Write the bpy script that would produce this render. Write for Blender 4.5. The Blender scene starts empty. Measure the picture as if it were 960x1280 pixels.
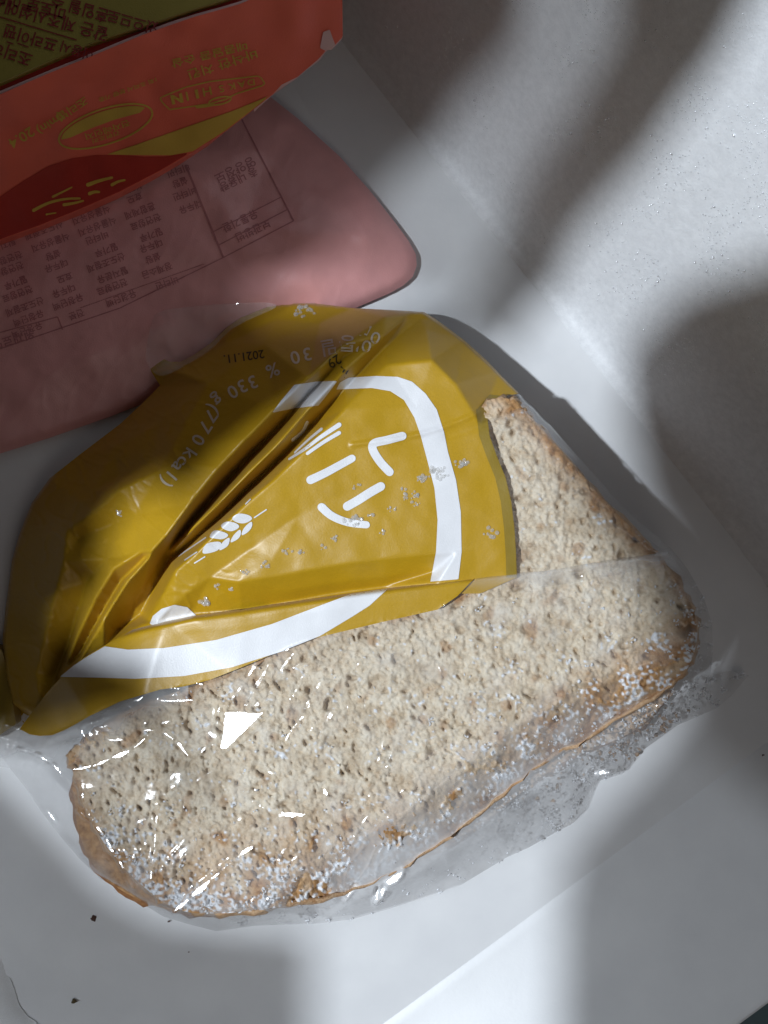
import bpy, math, random
import numpy as np
from mathutils import Vector
from mathutils.geometry import delaunay_2d_cdt

# ------------------------------------------------------------------ units
# lengths are laid out in "u": 1 u = 1 photo pixel at the drawer floor = 0.1667 mm
K = 0.16 / 960.0
H = 640.0 / math.tan(math.radians(27.5))          # camera height above the floor, in u
rnd = random.Random(7)
rs = np.random.RandomState(11)
sc = bpy.context.scene
col = sc.collection

# ------------------------------------------------------------------ camera, world, lamps, exposure
cam = bpy.data.objects.new('camera', bpy.data.cameras.new('camera'))
col.objects.link(cam)
cam.location = (0, 0, H * K)
cam.data.sensor_fit = 'VERTICAL'
cam.data.angle = math.radians(55)
cam.data.clip_start = 0.005
cam.data.clip_end = 20
sc.camera = cam

world = bpy.data.worlds.new('World'); sc.world = world; world.use_nodes = True
bg = world.node_tree.nodes['Background']
bg.inputs[0].default_value = (1.0, 0.93, 0.90, 1)
bg.inputs[1].default_value = 0.027

LIGHT = np.array([-2050.0, -250.0, 3850.0])        # the freezer lamp, in u
def lamp(name, pos, target, size, power, color, shape='DISK', size_y=None, spread=180):
    l = bpy.data.lights.new(name, 'AREA'); l.shape = shape; l.size = size * K
    if size_y: l.size_y = size_y * K
    l.energy = power; l.color = color; l.spread = math.radians(spread)
    o = bpy.data.objects.new(name, l); col.objects.link(o)
    o.location = Vector(pos) * K
    o.rotation_euler = (Vector(target) - Vector(pos)).to_track_quat('-Z', 'Y').to_euler()
    return o
lamp('freezer_lamp', LIGHT, (60, -60, 0), 135, 5.6, (0.84, 0.92, 1.0))
lamp('fill_lamp', (700, -2300, 2600), (100, -250, 0), 1500, 0.17, (1.0, 0.90, 0.82))  # added soft warm fill for the shaded parts, no visible source

sc.view_settings.view_transform = 'Standard'
sc.view_settings.look = 'None'
sc.view_settings.exposure = 0.0
sc.view_settings.gamma = 1.0
sc.view_settings.use_curve_mapping = False

# ------------------------------------------------------------------ helpers
def W(x, y, z):
    """photo pixel + height (u) -> world metres"""
    f = (H - z) / H
    return (x - 480.0) * f * K, (640.0 - y) * f * K, (z + 0.0 * x) * K

def tag(o, label=None, cat=None, group=None, kind=None):
    if label: o['label'] = label
    if cat: o['category'] = cat
    if group: o['group'] = group
    if kind: o['kind'] = kind
    return o

def empty(name, loc, label, cat, group=None):
    o = bpy.data.objects.new(name, None); col.objects.link(o)
    o.location = loc; o.empty_display_size = 0.005
    return tag(o, label, cat, group)

def link(name, me, mat, parent=None, smooth=True):
    if mat is not None: me.materials.append(mat)
    if smooth and len(me.polygons):
        me.polygons.foreach_set('use_smooth', [True] * len(me.polygons))
    o = bpy.data.objects.new(name, me); col.objects.link(o)
    if parent is not None:
        o.parent = parent
        o.matrix_parent_inverse = parent.matrix_basis.inverted()
    return o

def mesh_np(name, V, F):
    me = bpy.data.meshes.new(name)
    V = np.asarray(V, dtype=np.float32); F = np.asarray(F, dtype=np.int32)
    n, k = F.shape
    me.vertices.add(len(V)); me.vertices.foreach_set('co', V.ravel())
    me.loops.add(n * k); me.loops.foreach_set('vertex_index', F.ravel())
    me.polygons.add(n); me.polygons.foreach_set('loop_start', np.arange(0, n * k, k, dtype=np.int32))
    try: me.polygons.foreach_set('loop_total', np.full(n, k, dtype=np.int32))
    except Exception: pass
    me.update(calc_edges=True); me.validate()
    return me

def smooth(pts, n=6, closed=False):
    P = [np.array(p, float) for p in pts]; out = []
    m = len(P); rng = range(m if closed else m - 1)
    for i in rng:
        if closed: a, b, c, d = P[i - 1], P[i], P[(i + 1) % m], P[(i + 2) % m]
        else: a, b, c, d = P[max(i - 1, 0)], P[i], P[i + 1], P[min(i + 2, m - 1)]
        for j in range(n):
            t = j / n
            out.append(0.5 * (2 * b + (c - a) * t + (2 * a - 5 * b + 4 * c - d) * t * t + (3 * b - a - 3 * c + d) * t ** 3))
    if not closed: out.append(P[-1])
    return np.array(out)

class Field:
    def __init__(s, a, x0, y0, st): s.a, s.x0, s.y0, s.st = a, x0, y0, st
    def __call__(s, x, y):
        x = np.asarray(x, float); y = np.asarray(y, float)
        u = np.clip((x - s.x0) / s.st, 0, s.a.shape[1] - 1.001); v = np.clip((y - s.y0) / s.st, 0, s.a.shape[0] - 1.001)
        i = u.astype(int); j = v.astype(int); fu = u - i; fv = v - j; a = s.a
        return (a[j, i] * (1 - fu) + a[j, i + 1] * fu) * (1 - fv) + (a[j + 1, i] * (1 - fu) + a[j + 1, i + 1] * fu) * fv

def blur(a, s):
    r = max(1, int(3 * s)); k = np.exp(-0.5 * (np.arange(-r, r + 1) / s) ** 2); k /= k.sum()
    for ax in (0, 1):
        p = np.pad(a, [(r, r) if i == ax else (0, 0) for i in (0, 1)], mode='edge'); o = np.zeros_like(a)
        for i, w in enumerate(k):
            o += w * (p[i:i + a.shape[0], :] if ax == 0 else p[:, i:i + a.shape[1]])
        a = o
    return a

GX0, GY0, GW, GH = -100, 300, 1120, 920            # the map covering the bag, 1 u cells
def noise(size, seed, w=GW, h=GH, x0=GX0, y0=GY0, aniso=1.0, ang=0.0, st=1.0):
    """band-limited noise with features about `size` u across, unit variance"""
    r = np.random.RandomState(seed); n = r.randn(h, w)
    fy = np.fft.fftfreq(h)[:, None] / st; fx = np.fft.rfftfreq(w)[None, :] / st
    c, s_ = math.cos(ang), math.sin(ang)
    a = (fx * c + fy * s_) * aniso; b = (-fx * s_ + fy * c)
    fr = np.sqrt(a * a + b * b); f0 = 0.5 / size
    flt = np.exp(-0.5 * ((fr - f0) / (0.55 * f0)) ** 2)
    o = np.fft.irfft2(np.fft.rfft2(n) * flt, s=(h, w)); o = (o - o.mean()) / o.std()
    return Field(o, x0, y0, st)

def tin(lines, sig, x0=GX0, y0=GY0, w=GW, h=GH):
    """height map from 3-D break lines: triangulate, fill, soften"""
    vs, es, zs = [], [], []
    for L in lines:
        s = len(vs)
        for p in L: vs.append(Vector((p[0], p[1]))); zs.append(p[2])
        for i in range(len(L) - 1): es.append((s + i, s + i + 1))
    R = delaunay_2d_cdt(vs, es, [], 0, 0.01)
    V, T, OV = R[0], R[2], R[3]
    z = []
    for i, v in enumerate(V):
        if OV[i]: z.append(np.mean([zs[k] for k in OV[i]]))
        else:
            d = sorted(((v - q).length, k) for k, q in enumerate(vs))[:2]
            z.append((zs[d[0][1]] * d[1][0] + zs[d[1][1]] * d[0][0]) / max(1e-6, d[0][0] + d[1][0]))
    a = np.zeros((h, w)); 
    for t in T:
        (ax, ay), (bx, by), (cx, cy) = [(V[i][0] - x0, V[i][1] - y0) for i in t]
        lx, hx = int(max(0, math.floor(min(ax, bx, cx)))), int(min(w - 1, math.ceil(max(ax, bx, cx))))
        ly, hy = int(max(0, math.floor(min(ay, by, cy)))), int(min(h - 1, math.ceil(max(ay, by, cy))))
        D = (by - cy) * (ax - cx) + (cx - bx) * (ay - cy)
        if abs(D) < 1e-9 or hx < lx or hy < ly: continue
        X, Y = np.meshgrid(np.arange(lx, hx + 1), np.arange(ly, hy + 1))
        l1 = ((by - cy) * (X - cx) + (cx - bx) * (Y - cy)) / D; l2 = ((cy - ay) * (X - cx) + (ax - cx) * (Y - cy)) / D
        l3 = 1 - l1 - l2; m = (l1 >= -1e-6) & (l2 >= -1e-6) & (l3 >= -1e-6)
        zz = l1 * z[t[0]] + l2 * z[t[1]] + l3 * z[t[2]]
        sub = a[ly:hy + 1, lx:hx + 1]; sub[m] = zz[m]
    return blur(a, sig) if sig else a

def inside(x, y, P):
    r = np.zeros(x.shape, bool); n = len(P)
    for i in range(n):
        x1, y1 = P[i][0], P[i][1]; x2, y2 = P[(i + 1) % n][0], P[(i + 1) % n][1]
        if y1 == y2: continue
        c = ((y1 > y) != (y2 > y)) & (x < (x2 - x1) * (y - y1) / (y2 - y1) + x1); r ^= c
    return r

def nearest(x, y, P, closed=True):
    bd = np.full(x.shape, 1e18); bx = x.copy(); by = y.copy(); n = len(P)
    for i in range(n if closed else n - 1):
        x1, y1 = P[i][0], P[i][1]; x2, y2 = P[(i + 1) % n][0], P[(i + 1) % n][1]
        dx, dy = x2 - x1, y2 - y1; L = dx * dx + dy * dy
        if L < 1e-12: continue
        t = np.clip(((x - x1) * dx + (y - y1) * dy) / L, 0, 1); qx = x1 + t * dx; qy = y1 + t * dy
        d = (x - qx) ** 2 + (y - qy) ** 2; m = d < bd
        bd[m] = d[m]; bx[m] = qx[m]; by[m] = qy[m]
    return np.sqrt(bd), bx, by

def dist_field(P, closed=True, st=2.0, box=(GX0, GY0, GX0 + GW, GY0 + GH)):
    xs = np.arange(box[0], box[2] + st, st); ys = np.arange(box[1], box[3] + st, st); X, Y = np.meshgrid(xs, ys)
    return Field(nearest(X.ravel(), Y.ravel(), P, closed)[0].reshape(X.shape), box[0], box[1], st)

def grid(P, step):
    """regular quads filling polygon P, border vertices pulled onto the outline"""
    P = np.asarray(P, float)[:, :2]
    x0, y0 = P.min(0) - step * 1.5; x1, y1 = P.max(0) + step * 1.5
    xs = np.arange(x0, x1 + step, step); ys = np.arange(y0, y1 + step, step)
    CX, CY = np.meshgrid((xs[:-1] + xs[1:]) / 2, (ys[:-1] + ys[1:]) / 2)
    keep = inside(CX.ravel(), CY.ravel(), P).reshape(CX.shape)
    nx = len(xs); J, I = np.nonzero(keep)
    F = np.stack([J * nx + I, (J + 1) * nx + I, (J + 1) * nx + I + 1, J * nx + I + 1], 1)
    cnt = np.zeros(nx * len(ys), int); np.add.at(cnt, F.ravel(), 1)
    used = np.nonzero(cnt)[0]; rem = np.full(len(cnt), -1); rem[used] = np.arange(len(used)); F = rem[F]
    X, Y = np.meshgrid(xs, ys); X = X.ravel()[used]; Y = Y.ravel()[used]; b = np.nonzero(cnt[used] < 4)[0]
    _, qx, qy = nearest(X[b], Y[b], P); X[b] = qx; Y[b] = qy
    return X, Y, F, b

def boundary_loops(F):
    e = {}
    for f in F:
        for i in range(4):
            a, b = int(f[i]), int(f[(i + 1) % 4]); e[(a, b)] = 1
    return [(a, b) for (a, b) in e if (b, a) not in e]

def sheet(name, P, zf, mat, parent=None, step=2.0, skirt=None, inset=0.0, attrs=None):
    X, Y, F, b = grid(P, step)
    Z = zf(X, Y); wx, wy, wz = W(X, Y, Z)
    V = np.stack([wx, wy, wz], 1)
    if skirt is not None:
        bl = boundary_loops(F); ids = sorted({i for e in bl for i in e}); m = {v: k for k, v in enumerate(ids)}
        cx, cy = V[:, 0].mean(), V[:, 1].mean(); S = V[ids].copy()
        S[:, 0] += (cx - S[:, 0]) * inset; S[:, 1] += (cy - S[:, 1]) * inset
        zz = skirt * K if not callable(skirt) else skirt(X[ids], Y[ids]) * K
        S[:, 2] = np.minimum(S[:, 2], zz)
        n = len(V); q = n + len(ids); V = np.vstack([V, V[ids], S])
        F = np.vstack([F, np.array([(n + m[bb], n + m[a], q + m[a], q + m[bb]) for a, bb in bl], int)])
    me = mesh_np(name, V, F)
    if attrs:
        for nm, fn in attrs.items():
            at = me.attributes.new(nm, 'FLOAT', 'POINT'); val = fn(X, Y)
            full = np.zeros(len(V), np.float32); full[:len(X)] = val
            if len(V) > len(X): full[len(X):] = val.mean()
            at.data.foreach_set('value', full)
    return link(name, me, mat, parent)

def stroke(pts, w0, w1=None, n=6, caps=True):
    """outline of a pen stroke"""
    C = smooth(pts, n); w1 = w0 if w1 is None else w1; T = np.gradient(C, axis=0); T /= np.linalg.norm(T, axis=1)[:, None] + 1e-9
    N = np.stack([-T[:, 1], T[:, 0]], 1); w = np.linspace(w0, w1, len(C))[:, None] / 2
    A = C + N * w; B = (C - N * w)[::-1]; out = list(A)
    if caps:
        for k in range(1, 6):
            a = math.pi * k / 6; out.append(C[-1] + N[-1] * w[-1] * math.cos(a) + T[-1] * w[-1] * math.sin(a))
    out += list(B)
    if caps:
        for k in range(1, 6):
            a = math.pi * k / 6; out.append(C[0] - N[0] * w[0] * math.cos(a) - T[0] * w[0] * math.sin(a))
    return np.array(out)

def drape_print(name, P, surf, mat, parent, eps=0.8, step=1.6):
    return sheet(name, P, lambda x, y: surf(x, y) + eps, mat, parent, step)

def glyph_mesh(s):
    c = bpy.data.curves.new('t', 'FONT'); c.body = s; c.size = 1; c.resolution_u = 3; c.offset = 0.012; c.align_x = 'CENTER'
    o = bpy.data.objects.new('t', c); col.objects.link(o)
    dg = bpy.context.evaluated_depsgraph_get(); dg.update()
    me = bpy.data.meshes.new_from_object(o.evaluated_get(dg))
    V = np.array([v.co[:2] for v in me.vertices]) if len(me.vertices) else np.zeros((0, 2)); F = [tuple(p.vertices) for p in me.polygons]
    bpy.data.objects.remove(o); bpy.data.meshes.remove(me); bpy.data.curves.remove(c)
    return V, F

def text(name, items, surf, mat, parent, eps=0.9):
    """items: (string, x, y, angle deg (image, y down), size, v-squash, shear); one mesh of flat ink"""
    VV, FF = [], []
    for it in items:
        s, x, y, ang, size = it[:5]; sq = it[5] if len(it) > 5 else 1.0; sh = it[6] if len(it) > 6 else 0.0
        V, F = glyph_mesh(s)
        if not len(V): continue
        a = math.radians(ang); u = V[:, 0] * size + V[:, 1] * size * sh; v = (V[:, 1] - 0.35) * size * sq
        px = x + u * math.cos(a) + v * math.sin(a); py = y + u * math.sin(a) - v * math.cos(a)
        n = len(VV); z = surf(px, py) + eps; w = W(px, py, z)
        VV += list(zip(*w)); FF += [tuple(i + n for i in f) for f in F]
    me = bpy.data.meshes.new(name); me.from_pydata(VV, [], FF); me.update()
    return link(name, me, mat, parent, smooth=False)

# ------------------------------------------------------------------ materials
def material(name, base=(0.8, 0.8, 0.8), rough=0.5, **kw):
    m = bpy.data.materials.new(name); m.use_nodes = True; nt = m.node_tree; b = nt.nodes['Principled BSDF']
    b.inputs['Base Color'].default_value = (*base, 1); b.inputs['Roughness'].default_value = rough
    for k, v in kw.items():
        b.inputs[k.replace('_', ' ')].default_value = v
    return m, nt, b
def coords(nt):
    tc = nt.nodes.new('ShaderNodeNewGeometry'); s = nt.nodes.new('ShaderNodeVectorMath'); s.operation = 'SCALE'
    s.inputs['Scale'].default_value = 1 / K; nt.links.new(tc.outputs['Position'], s.inputs[0]); return s.outputs[0]
def nz(nt, co, scale, detail=3, rough=0.55):
    n = nt.nodes.new('ShaderNodeTexNoise'); n.inputs['Scale'].default_value = scale; n.inputs['Detail'].default_value = detail
    n.inputs['Roughness'].default_value = rough; nt.links.new(co, n.inputs['Vector']); return n.outputs['Fac']
def ramp(nt, src, stops):
    r = nt.nodes.new('ShaderNodeValToRGB'); nt.links.new(src, r.inputs[0])
    e = r.color_ramp.elements; e[0].position, e[0].color = stops[0][0], (*stops[0][1], 1); e[1].position, e[1].color = stops[-1][0], (*stops[-1][1], 1)
    for p, c in stops[1:-1]:
        k = e.new(p); k.color = (*c, 1)
    return r.outputs['Color']
def mixc(nt, fac, a, b):
    m = nt.nodes.new('ShaderNodeMix'); m.data_type = 'RGBA'
    for s, v in ((m.inputs[0], fac), (m.inputs[6], a), (m.inputs[7], b)):
        if isinstance(v, (int, float)): s.default_value = v
        elif isinstance(v, tuple): s.default_value = (*v, 1)
        else: nt.links.new(v, s)
    return m.outputs[2]
def bump(nt, b, src, dist, strength=1.0, prev=None):
    n = nt.nodes.new('ShaderNodeBump'); n.inputs['Distance'].default_value = dist * K; n.inputs['Strength'].default_value = strength
    nt.links.new(src, n.inputs['Height'])
    if prev is not None: nt.links.new(prev, n.inputs['Normal'])
    if b is not None: nt.links.new(n.outputs[0], b.inputs['Normal'])
    return n.outputs[0]
def attr(nt, name):
    a = nt.nodes.new('ShaderNodeAttribute'); a.attribute_name = name; return a.outputs['Fac']

def m_plastic():
    m, nt, b = material('white_plastic', (0.74, 0.745, 0.76), 0.42); co = coords(nt)
    c = ramp(nt, nz(nt, co, 0.012, 4), [(0.3, (0.70, 0.705, 0.72)), (0.7, (0.76, 0.765, 0.775))]); nt.links.new(c, b.inputs['Base Color'])
    bump(nt, b, nz(nt, co, 0.25, 3), 0.12); return m
def m_frostwall():
    m, nt, b = material('frosted_plastic', (0.74, 0.75, 0.77), 0.5); co = coords(nt)
    c = ramp(nt, nz(nt, co, 0.11, 6, 0.7), [(0.3, (0.69, 0.70, 0.72)), (0.7, (0.82, 0.83, 0.85))]); nt.links.new(c, b.inputs['Base Color'])
    n = bump(nt, None, nz(nt, co, 0.06, 3), 0.12); bump(nt, b, nz(nt, co, 0.4, 3), 0.4, 1.0, n); return m
def m_film(base, rough=0.42, coat=0.12):
    m, nt, b = material('printed_film', base, rough, Coat_Weight=coat, Coat_Roughness=0.28); co = coords(nt)
    b.inputs['Sheen Weight'].default_value = 0.08; b.inputs['Sheen Roughness'].default_value = 0.4
    c = mixc(nt, nz(nt, co, 0.03, 4), tuple(v * 0.90 for v in base), tuple(min(1, v * 1.08) for v in base))
    g = ramp(nt, nz(nt, co, 0.9, 2), [(0.25, (0.86, 0.86, 0.86)), (0.75, (1, 1, 1))])
    mm = nt.nodes.new('ShaderNodeMix'); mm.data_type = 'RGBA'; mm.blend_type = 'MULTIPLY'; mm.inputs[0].default_value = 1
    nt.links.new(c, mm.inputs[6]); nt.links.new(g, mm.inputs[7]); nt.links.new(mm.outputs[2], b.inputs['Base Color'])
    n = bump(nt, None, nz(nt, co, 0.045, 3), 0.5); bump(nt, b, nz(nt, co, 0.55, 2), 0.14, 1.0, n); return m
def schlick(nt, normal, f0):
    """reflectance that is the same from both sides of a thin sheet"""
    lw = nt.nodes.new('ShaderNodeLayerWeight')
    if normal is not None: nt.links.new(normal, lw.inputs['Normal'])
    p = nt.nodes.new('ShaderNodeMath'); p.operation = 'POWER'; p.inputs[1].default_value = 5; nt.links.new(lw.outputs['Facing'], p.inputs[0])
    mu = nt.nodes.new('ShaderNodeMath'); mu.operation = 'MULTIPLY_ADD'; mu.inputs[1].default_value = 0.9 - f0; mu.inputs[2].default_value = f0; nt.links.new(p.outputs[0], mu.inputs[0]); return mu
def m_ice():
    m = bpy.data.materials.new('ice'); m.use_nodes = True; nt = m.node_tree; nt.nodes.clear(); L = nt.links
    out = nt.nodes.new('ShaderNodeOutputMaterial'); tr = nt.nodes.new('ShaderNodeBsdfTransparent'); tr.inputs[0].default_value = (1, 1, 1, 1)
    gl = nt.nodes.new('ShaderNodeBsdfGlossy'); gl.inputs['Roughness'].default_value = 0.12; df = nt.nodes.new('ShaderNodeBsdfDiffuse'); df.inputs[0].default_value = (0.92, 0.90, 0.86, 1)
    m1 = nt.nodes.new('ShaderNodeMixShader'); m1.inputs[0].default_value = 0.22; L.new(tr.outputs[0], m1.inputs[1]); L.new(df.outputs[0], m1.inputs[2])
    m2 = nt.nodes.new('ShaderNodeMixShader'); L.new(schlick(nt, None, 0.1).outputs[0], m2.inputs[0]); L.new(m1.outputs[0], m2.inputs[1]); L.new(gl.outputs[0], m2.inputs[2]); L.new(m2.outputs[0], out.inputs[0]); return m
def m_clear(haze=0.035, name='clear_film'):
    m = bpy.data.materials.new(name); m.use_nodes = True; nt = m.node_tree; nt.nodes.clear(); L = nt.links
    out = nt.nodes.new('ShaderNodeOutputMaterial'); tr = nt.nodes.new('ShaderNodeBsdfTransparent'); tr.inputs[0].default_value = (0.985, 0.985, 0.985, 1)
    gl = nt.nodes.new('ShaderNodeBsdfGlossy'); gl.inputs['Roughness'].default_value = 0.11
    df = nt.nodes.new('ShaderNodeBsdfDiffuse'); df.inputs[0].default_value = (0.93, 0.93, 0.94, 1)
    co = coords(nt)
    n1 = bump(nt, None, nz(nt, co, 0.03, 3), 1.0); n2 = bump(nt, None, nz(nt, co, 0.16, 2), 0.10, 1.0, n1); L.new(n2, gl.inputs['Normal'])
    mu = schlick(nt, n2, 0.06)
    m1 = nt.nodes.new('ShaderNodeMixShader'); h = ramp(nt, nz(nt, co, 0.02, 5, 0.65), [(0.35, (haze * 0.35,) * 3), (0.72, (haze * 2.0,) * 3)])
    ha = nt.nodes.new('ShaderNodeMath'); ha.operation = 'ADD'; L.new(h, ha.inputs[0]); L.new(attr(nt, 'haze'), ha.inputs[1])
    L.new(ha.outputs[0], m1.inputs[0]); L.new(tr.outputs[0], m1.inputs[1]); L.new(df.outputs[0], m1.inputs[2])
    m2 = nt.nodes.new('ShaderNodeMixShader'); L.new(mu.outputs[0], m2.inputs[0]); L.new(m1.outputs[0], m2.inputs[1]); L.new(gl.outputs[0], m2.inputs[2])
    L.new(m2.outputs[0], out.inputs[0]); return m
def m_crumb():
    m, nt, b = material('bread_crumb', (0.6, 0.5, 0.4), 0.85); co = coords(nt); b.inputs['Specular IOR Level'].default_value = 0.25
    c0 = ramp(nt, nz(nt, co, 0.07, 6, 0.72), [(0.30, (0.52, 0.39, 0.255)), (0.48, (0.735, 0.625, 0.475)), (0.66, (0.84, 0.76, 0.63))])
    br = ramp(nt, nz(nt, co, 0.12, 5, 0.7), [(0.3, (0.30, 0.135, 0.045)), (0.65, (0.56, 0.33, 0.15))])
    c1 = mixc(nt, attr(nt, 'brown'), c0, br); c2 = mixc(nt, attr(nt, 'pore'), c1, (0.42, 0.31, 0.19)); c3 = mixc(nt, attr(nt, 'frost'), c2, (0.84, 0.86, 0.9))
    nt.links.new(c3, b.inputs['Base Color']); bump(nt, b, nz(nt, co, 0.6, 4, 0.7), 0.9); return m
def m_crust(a=(0.24, 0.085, 0.022), c=(0.46, 0.22, 0.075)):
    m, nt, b = material('bread_crust', a, 0.6); co = coords(nt)
    nt.links.new(ramp(nt, nz(nt, co, 0.12, 5, 0.7), [(0.3, a), (0.7, c)]), b.inputs['Base Color']); bump(nt, b, nz(nt, co, 0.35, 4), 2.2); return m
def m_card(base, rough=0.42, fleck=0.5, sc_=0.6):
    m, nt, b = material('printed_card', base, rough); co = coords(nt)
    c = mixc(nt, nz(nt, co, 0.02, 4), tuple(v * 0.86 for v in base), tuple(min(1, v * 1.1) for v in base)); nt.links.new(c, b.inputs['Base Color'])
    bump(nt, b, nz(nt, co, sc_, 2), fleck * 0.4); return m

PLASTIC = m_plastic(); FROSTWALL = m_frostwall()
YELLOW = m_film((0.515, 0.30, 0.008)); YELLOW_D = m_film((0.30, 0.20, 0.02))
INK = m_card((0.80, 0.80, 0.82), 0.38); INK2 = m_card((0.62, 0.53, 0.42), 0.45); INKD = m_card((0.03, 0.025, 0.015), 0.5)
CLEAR = m_clear(); CRUMB = m_crumb(); CRUST = m_crust(); CRUST_T = m_crust((0.36, 0.175, 0.07), (0.62, 0.44, 0.27))
PINK = m_card((0.75, 0.36, 0.35), 0.38); MAROON = m_card((0.50, 0.20, 0.21), 0.6)
RED = m_card((0.78, 0.135, 0.085), 0.40); DRED = m_card((0.42, 0.03, 0.022), 0.4); OLIVE = m_card((0.26, 0.205, 0.04), 0.45)
GOLD = m_card((0.58, 0.37, 0.06), 0.45); CARD = m_card((0.66, 0.42, 0.40), 0.7); REDINK = m_card((0.20, 0.02, 0.02), 0.5)
SHADE_MAT = m_card((0.06, 0.055, 0.05), 0.6)  # dark finish of the added shade panels
TEAL = m_card((0.05, 0.085, 0.095), 0.5)
ICE = m_ice()
FROST, nt_, b_ = material('frost', (0.84, 0.86, 0.90), 0.6, IOR=1.31)
SPARK, nt_, b_ = material('frost_sparkle', (0.95, 0.97, 1.0), 0.2, IOR=1.6, Metallic=0.5); b_.inputs['Specular IOR Level'].default_value = 1.0

# ------------------------------------------------------------------ drawer: floor, walls
def sweep(name, origin, direc, normal, t0, t1, prof, mat, nt_=40, parent=None, wob=0.0):
    """profile [(s, z)] measured from a floor line, swept along it (all in u, y up)"""
    V = []; n = len(prof)
    for i in range(nt_ + 1):
        t = t0 + (t1 - t0) * i / nt_
        for s, z in prof:
            V.append(((origin[0] + direc[0] * t + normal[0] * s) * K, (origin[1] + direc[1] * t + normal[1] * s) * K, z * K))
    F = [(i * n + j, i * n + j + 1, (i + 1) * n + j + 1, (i + 1) * n + j) for i in range(nt_) for j in range(n - 1)]
    return link(name, mesh_np(name, V, F), mat, parent)
# floor: shallow moulded steps running across it
d = np.array([0.885, 0.465]); nrm = np.array([0.465, -0.885])           # nrm points to the lower right
o0 = np.array([185 - 480.0, 640 - 1130.0])
prof = [(-1500, 0), (-48, 0), (-42, -1.6), (-2, -1.6), (4, -4.2), (600, -4.2)]
fl_ = sweep('drawer_floor', o0, d, nrm, -1100, 1500, prof, PLASTIC, 120); fl_['kind'] = 'structure'
FLO = fl_
# far wall (upper right): rises from the crease running through (660,341) and (762,472)
d1 = np.array([0.616, -0.788]); n1 = np.array([0.788, 0.616]); o1 = np.array([180.0, 299.0])
prof = [(-6, -6), (-3, 0.6), (6, 3), (14, 12), (22, 30), (60, 150), (100, 290), (150, 470), (200, 640), (240, 790), (252, 815), (275, 820), (290, 800), (292, 200)]
sweep('drawer_wall', o1, d1, n1, -900, 760, prof, FROSTWALL, 60)['kind'] = 'structure'
# front wall (lower right)
d2 = np.array([0.806, 0.591]); n2 = np.array([0.591, -0.806]); o2 = np.array([7.0, -639.0])
prof = [(-6, -8), (0, -4), (10, -2), (60, 17), (203, 74), (207, 76), (212, 75), (215, 69), (216, -60)]
sweep('drawer_wall', o2, d2, n2, -900, 800, prof, PLASTIC, 60)['kind'] = 'structure'
for v in FLO.data.vertices:                        # trim the floor where it runs under the walls
    p = np.array([v.co.x, v.co.y]) / K
    for o_, n_, lim in ((o1, n1, 20.0), (o2, n2, 40.0)):
        e = (p - o_) @ n_
        if e > lim: p = p - n_ * (e - lim); v.co.z = min(v.co.z, -5.5 * K)
    v.co.x, v.co.y = p * K
me = mesh_np('shelf', [(-.5, -.6, -.012), (.6, -.6, -.012), (.6, .5, -.012), (-.5, .5, -.012)], [(0, 1, 2, 3)])
link('freezer_floor', me, TEAL)['kind'] = 'structure'

# ------------------------------------------------------------------ bag outlines (photo pixels, height in u)
TOP = [(335, 381, 42), (365, 379, 46), (395, 379, 50), (440, 385, 58), (500, 388, 70), (530, 390, 78), (545, 399, 80), (580, 425, 86), (610, 452, 92), (623, 466, 96), (649, 492, 104)]
LEFT = [(15, 880, 26), (8, 850, 26), (3, 800, 26), (7, 760, 26), (15, 700, 28), (24, 668, 30), (40, 628, 30), (62, 598, 32), (100, 568, 34), (150, 530, 36), (176, 506, 40), (200, 482, 42),
        (190, 466, 36), (183, 450, 30), (185, 440, 28), (212, 452, 40), (226, 452, 42), (240, 445, 42), (262, 430, 42), (285, 408, 42), (310, 391, 42)]
FOLD = [(24, 912, 34), (44, 885, 44), (62, 862, 80), (78, 845, 100), (105, 822, 112), (130, 807, 120), (175, 782, 134), (207, 774, 142), (240, 767, 147), (302, 762, 150), (370, 750, 152),
        (408, 743, 152), (440, 738, 152), (480, 733, 152), (547, 726, 152), (597, 720, 152), (640, 717, 152), (680, 714, 152), (715, 708, 152), (785, 695, 149), (820, 688, 146), (838, 684, 138)]
RIGHT = [(649, 492, 104), (670, 510, 108), (700, 545, 112), (735, 585, 116), (775, 630, 118), (805, 658, 120), (838, 684, 124)]
R2 = [(838, 684, 124), (860, 712, 118), (880, 748, 104), (890, 780, 90), (891, 815, 72), (888, 845, 30), (912, 838, 10), (936, 844, 4), (912, 872, 5), (896, 885, 6), (846, 907, 10), (820, 926, 12),
      (800, 940, 14), (779, 967, 12), (744, 978, 10), (738, 995, 8), (732, 1013, 7), (715, 1030, 6), (692, 1042, 5), (660, 1060, 5), (633, 1072, 5), (575, 1107, 4), (530, 1122, 4), (487, 1136, 6),
      (440, 1149, 12), (400, 1154, 22), (320, 1157, 40), (270, 1164, 52), (235, 1155, 58), (205, 1146, 62), (165, 1122, 66), (125, 1098, 66), (98, 1072, 64), (75, 1045, 60), (52, 1015, 50), (30, 982, 40),
      (12, 960, 34), (-20, 955, 30), (-90, 965, 26)]
YLOW = [(597, 722), (588, 728), (572, 745), (547, 762), (480, 777), (384, 800), (350, 814), (300, 835), (262, 850), (230, 858), (200, 862), (180, 868), (150, 877), (112, 895), (95, 905), (82, 912), (65, 919), (50, 920), (37, 918), (28, 913)]
YEDGE = [(649, 492), (630, 495), (607, 504), (609, 520), (612, 545), (621, 570), (632, 597), (639, 627), (643, 660), (645, 690), (646, 722)]

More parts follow.
